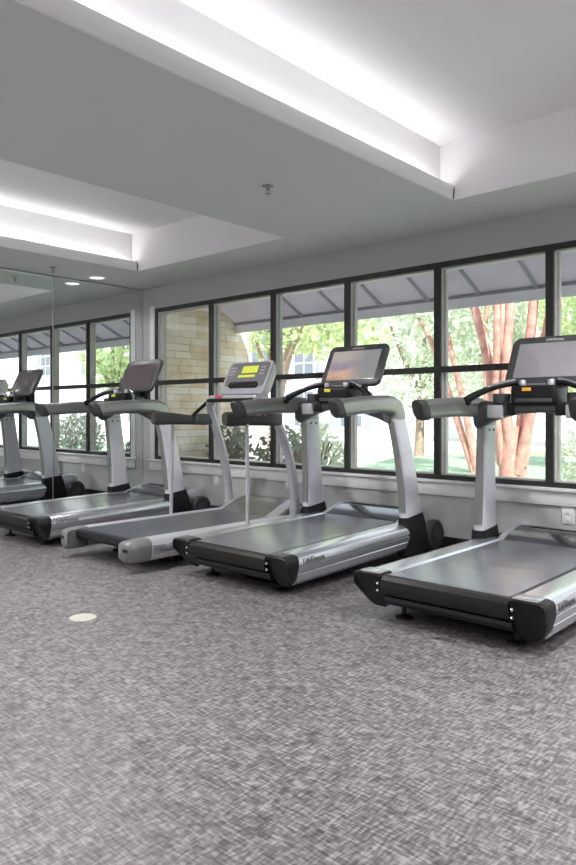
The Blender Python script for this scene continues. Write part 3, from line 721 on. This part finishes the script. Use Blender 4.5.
def tree(x, y, H, blobs, n, size, m, seed, label, tr=.16, lean=(.3, 0)):
    t = empty('leafy_tree', (x, y, ZG)); tag(t, label, 'tree', 'trees outside the windows')
    MB().tube([(0, 0, 0), (lean[0]*.3, lean[1]*.3, H*.4), (lean[0], lean[1], H*.9)], [tr, tr*.8, tr*.45], 10).build('trunk', M['bark2'], t)
    b = MB(); rg = random.Random(seed)
    for k in range(4):
        a = rg.uniform(0, 6.28); b.tube([(lean[0]*.4, lean[1]*.4, H*.45), (lean[0]*.5 + math.cos(a)*.5, math.sin(a)*.5, H*.7), (lean[0] + math.cos(a)*1.0, math.sin(a)*1.0, H*.95)], [tr*.5, tr*.35, tr*.2], 7)
    b.build('branches', M['bark2'], t)
    foliage(leaves(blobs, n, size, seed), m, t)
    return t
tree(-9.9, 10.4, 3.4, [(.6, .2, 3.1, 1.7, 1.3, .75), (1.6, .3, 2.6, 1.0, .9, .5), (-.4, 0, 3.0, .8, .8, .7)], 2600, .085, M['leaf_a'], 11, 'bright green tree with a leaning trunk just past the end of the stone wall', .13, (.7, 0))
tree(-9.8, 16.0, 3.6, [(0, 0, 3.3, 2.0, 1.5, 1.2), (.4, 0, 2.0, 1.5, 1.2, .9)], 3200, .10, M['leaf_b'], 12, 'pale green tree between the picture-screen treadmill and the red stems', .14, (.2, 0))
tree(-4.5, 14.6, 4.2, [(.1, 0, 3.4, 1.7, 1.4, 1.5), (.2, 0, 1.7, 1.2, 1.0, .9)], 3000, .10, M['leaf_a'], 13, 'fresh green tree seen in the rightmost window', .15, (.1, 0))
tree(-12.5, 25.5, 6.5, [(0, 0, 5.6, 2.0, 2.2, 2.6), (.2, 0, 2.9, 1.7, 1.8, 1.4)], 3000, .2, M['leaf_b'], 14, 'tall pale tree beside the white house, far behind the lawn', .2, (.3, 0))
tree(-7.5, 24, 6.5, [(0, 0, 5.2, 2.7, 2.4, 2.6), (0, 0, 2.4, 2.5, 2, 1.5)], 3000, .2, M['leaf_a'], 15, 'tall tree far behind the red crape myrtle stems', .2, (-.2, 0))
tree(-1.4, 24.5, 6.5, [(0, 0, 5.4, 3.0, 2.4, 2.8), (0, 0, 2.3, 2.8, 2, 1.6)], 2600, .2, M['leaf_b'], 16, 'tall tree at the far right end of the mulch bed', .2, (.2, 0))
tree(7.0, 13.6, 4.0, [(0, 0, 3.6, 1.5, 1.3, 1.3), (.3, 0, 2.5, .9, .9, .7)], 2200, .10, M['leaf_a'], 17, 'bright green tree reflected in the mirror beside the corner', .13, (.2, 0))

def shrub(x, y, blobs, n, size, m, seed, label):
    s = empty('shrub', (x, y, ZG)); tag(s, label, 'shrub', 'shrubs outside the windows')
    b = MB(); rg = random.Random(seed)
    for k in range(7):
        a = rg.uniform(0, 6.28); q = blobs[0]
        b.tube([(0, 0, -.03), (math.cos(a)*q[3]*.4, math.sin(a)*q[4]*.4, q[2]), (math.cos(a)*q[3]*.75, math.sin(a)*q[4]*.75, q[2] + q[5]*.5)], [.02, .015, .008], 6)
    b.build('stems', M['bark2'], s)
    foliage(leaves(blobs, n, size, seed), m, s)
shrub(-6.12, 5.75, [(0, 0, .55, .30, .34, .50)], 900, .045, M['leaf_c'], 21, 'grey-purple shrub against the stone wall, left of the silver treadmill console')
shrub(-5.36, 5.85, [(0, 0, .55, .38, .36, .48)], 900, .045, M['leaf_c'], 22, 'grey-purple shrub below the silver treadmill console')
shrub(-5.75, 6.9, [(0, 0, .55, .5, .4, .55)], 900, .05, M['leaf_b'], 23, 'pale green shrub past the end of the stone wall')
shrub(-3.15, 9.6, [(0, 0, .55, .55, .5, .6)], 1200, .05, M['leaf_b'], 24, 'green shrub on the lawn right of the crape myrtle base')
shrub(-5.6, 20.4, [(0, 0, .6, 1.6, .8, .8)], 1500, .09, M['leaf_a'], 25, 'wide low shrub in the mulch bed behind the lawn')
shrub(-1.2, 20.8, [(0, 0, .7, 1.8, .8, .9)], 1500, .09, M['leaf_a'], 26, 'wide low shrub behind the lawn, farthest right')
shrub(2.2, 9.3, [(0, 0, .55, .75, .6, .65)], 1200, .06, M['leaf_c'], 27, 'grey-green shrub reflected low in the mirror')

def house(name, x0, x1, y0, y1, h, wall, wins, label):
    r = empty(name, ((x0+x1)/2, (y0+y1)/2, ZG)); tag(r, label, 'house', 'houses across the drive')
    cx, cy = (x0+x1)/2, (y0+y1)/2
    MB().box(x0-cx, x1-cx, y0-cy, y1-cy, 0, h).build('siding_wall', wall, r)
    ov = .4
    MB().loft([[(x0-cx-ov, y0-cy-ov, h), (x1-cx+ov, y0-cy-ov, h), (x1-cx+ov, y1-cy+ov, h), (x0-cx-ov, y1-cy+ov, h)],
               [(x0-cx-ov, y0-cy-ov, h+.15), (x1-cx+ov, y0-cy-ov, h+.15), (x1-cx+ov, y1-cy+ov, h+.15), (x0-cx-ov, y1-cy+ov, h+.15)],
               [(x0-cx+2, -.1, h+2.4), (x1-cx-2, -.1, h+2.4), (x1-cx-2, .1, h+2.4), (x0-cx+2, .1, h+2.4)]]).build('roof', M['roofing'], r)
    yf = y0 - cy
    for (wx, wz, ww, wh) in wins:
        X = wx - cx
        f = MB().box(X-ww/2-.09, X+ww/2+.09, yf-.05, yf, wz-.09, wz+wh+.09).build('window', M['trim'], r)
        p = MB()
        for i in range(2):
            for j in range(3):
                p.box(X-ww/2+ww/2*i+.03, X-ww/2+ww/2*(i+1)-.03, yf-.056, yf-.05, wz+wh/3*j+.03, wz+wh/3*(j+1)-.03)
        p.build('pane', M['wpane'], f)
        for s in (-1, 1):
            MB().bbox(X+s*(ww/2+.33)-.2, X+s*(ww/2+.33)+.2, yf-.06, yf, wz-.05, wz+wh+.05, .01).build('shutter', M['shutter'], r)
house('house', -25, -15.2, 22.5, 31, 6.6, M['side_w'], [(-19.4, 2.6, 1.1, 2.1), (-16.9, 2.6, 1.1, 2.1), (-22, 2.6, 1.1, 2.1), (-19.4, .6, 1.1, 1.5), (-16.9, .6, 1.1, 1.5)], 'white sided house with grey shutters beyond the drive')
house('house', 8, 34, 21.5, 31, 7.5, M['side_w'], [(12, 3.4, 1.1, 1.8), (16.5, 3.4, 1.1, 1.8), (21, 3.4, 1.1, 1.8), (26, 3.4, 1.1, 1.8), (12, .8, 1.1, 1.5), (16.5, .8, 1.1, 1.5)], 'long white sided house reflected in the mirror')

# ------------------------------------------------------------------ light
sun = bpy.data.lights.new('sun', 'SUN'); sun.energy = 10.0; sun.angle = R(1.0); sun.color = (1, .96, .9)
so = bpy.data.objects.new('sun', sun); COL.objects.link(so)
so.rotation_euler = Vector((-.62, .42, -.80)).to_track_quat('-Z', 'Y').to_euler()
W = bpy.data.worlds.new('sky'); S.world = W; W.use_nodes = True
nt = W.node_tree; bg = nt.nodes['Background']
tc = nt.nodes.new('ShaderNodeTexCoord'); sp = nt.nodes.new('ShaderNodeSeparateXYZ'); nt.links.new(tc.outputs['Generated'], sp.inputs[0])
rp = nt.nodes.new('ShaderNodeValToRGB'); e = rp.color_ramp.elements
e[0].position = .0; e[0].color = (1, 1, 1, 1); e[1].position = .7; e[1].color = (.72, .84, 1, 1)
nt.links.new(sp.outputs['Z'], rp.inputs['Fac']); nt.links.new(rp.outputs['Color'], bg.inputs['Color'])
bg.inputs['Strength'].default_value = 2.4

# ------------------------------------------------------------------ camera
cam = bpy.data.cameras.new('camera'); co = bpy.data.objects.new('camera', cam); COL.objects.link(co)
co.location = (0, 0, 1.05); co.rotation_euler = (R(90), 0, R(42.12))
cam.sensor_fit = 'AUTO'; cam.sensor_width = 36; cam.lens = 697.5 * 36 / 865; cam.shift_y = (413.1 - 432.5) / 865
cam.clip_start = .05; cam.clip_end = 300
S.camera = co
S.view_settings.view_transform = 'Standard'; S.view_settings.look = 'None'; S.view_settings.gamma = 1; S.view_settings.exposure = 0.0
S.view_settings.use_curve_mapping = False
S.cycles.use_denoising = True; S.cycles.max_bounces = 12; S.cycles.diffuse_bounces = 6; S.cycles.transparent_max_bounces = 24; S.cycles.glossy_bounces = 6
S.cycles.sample_clamp_indirect = 8.0
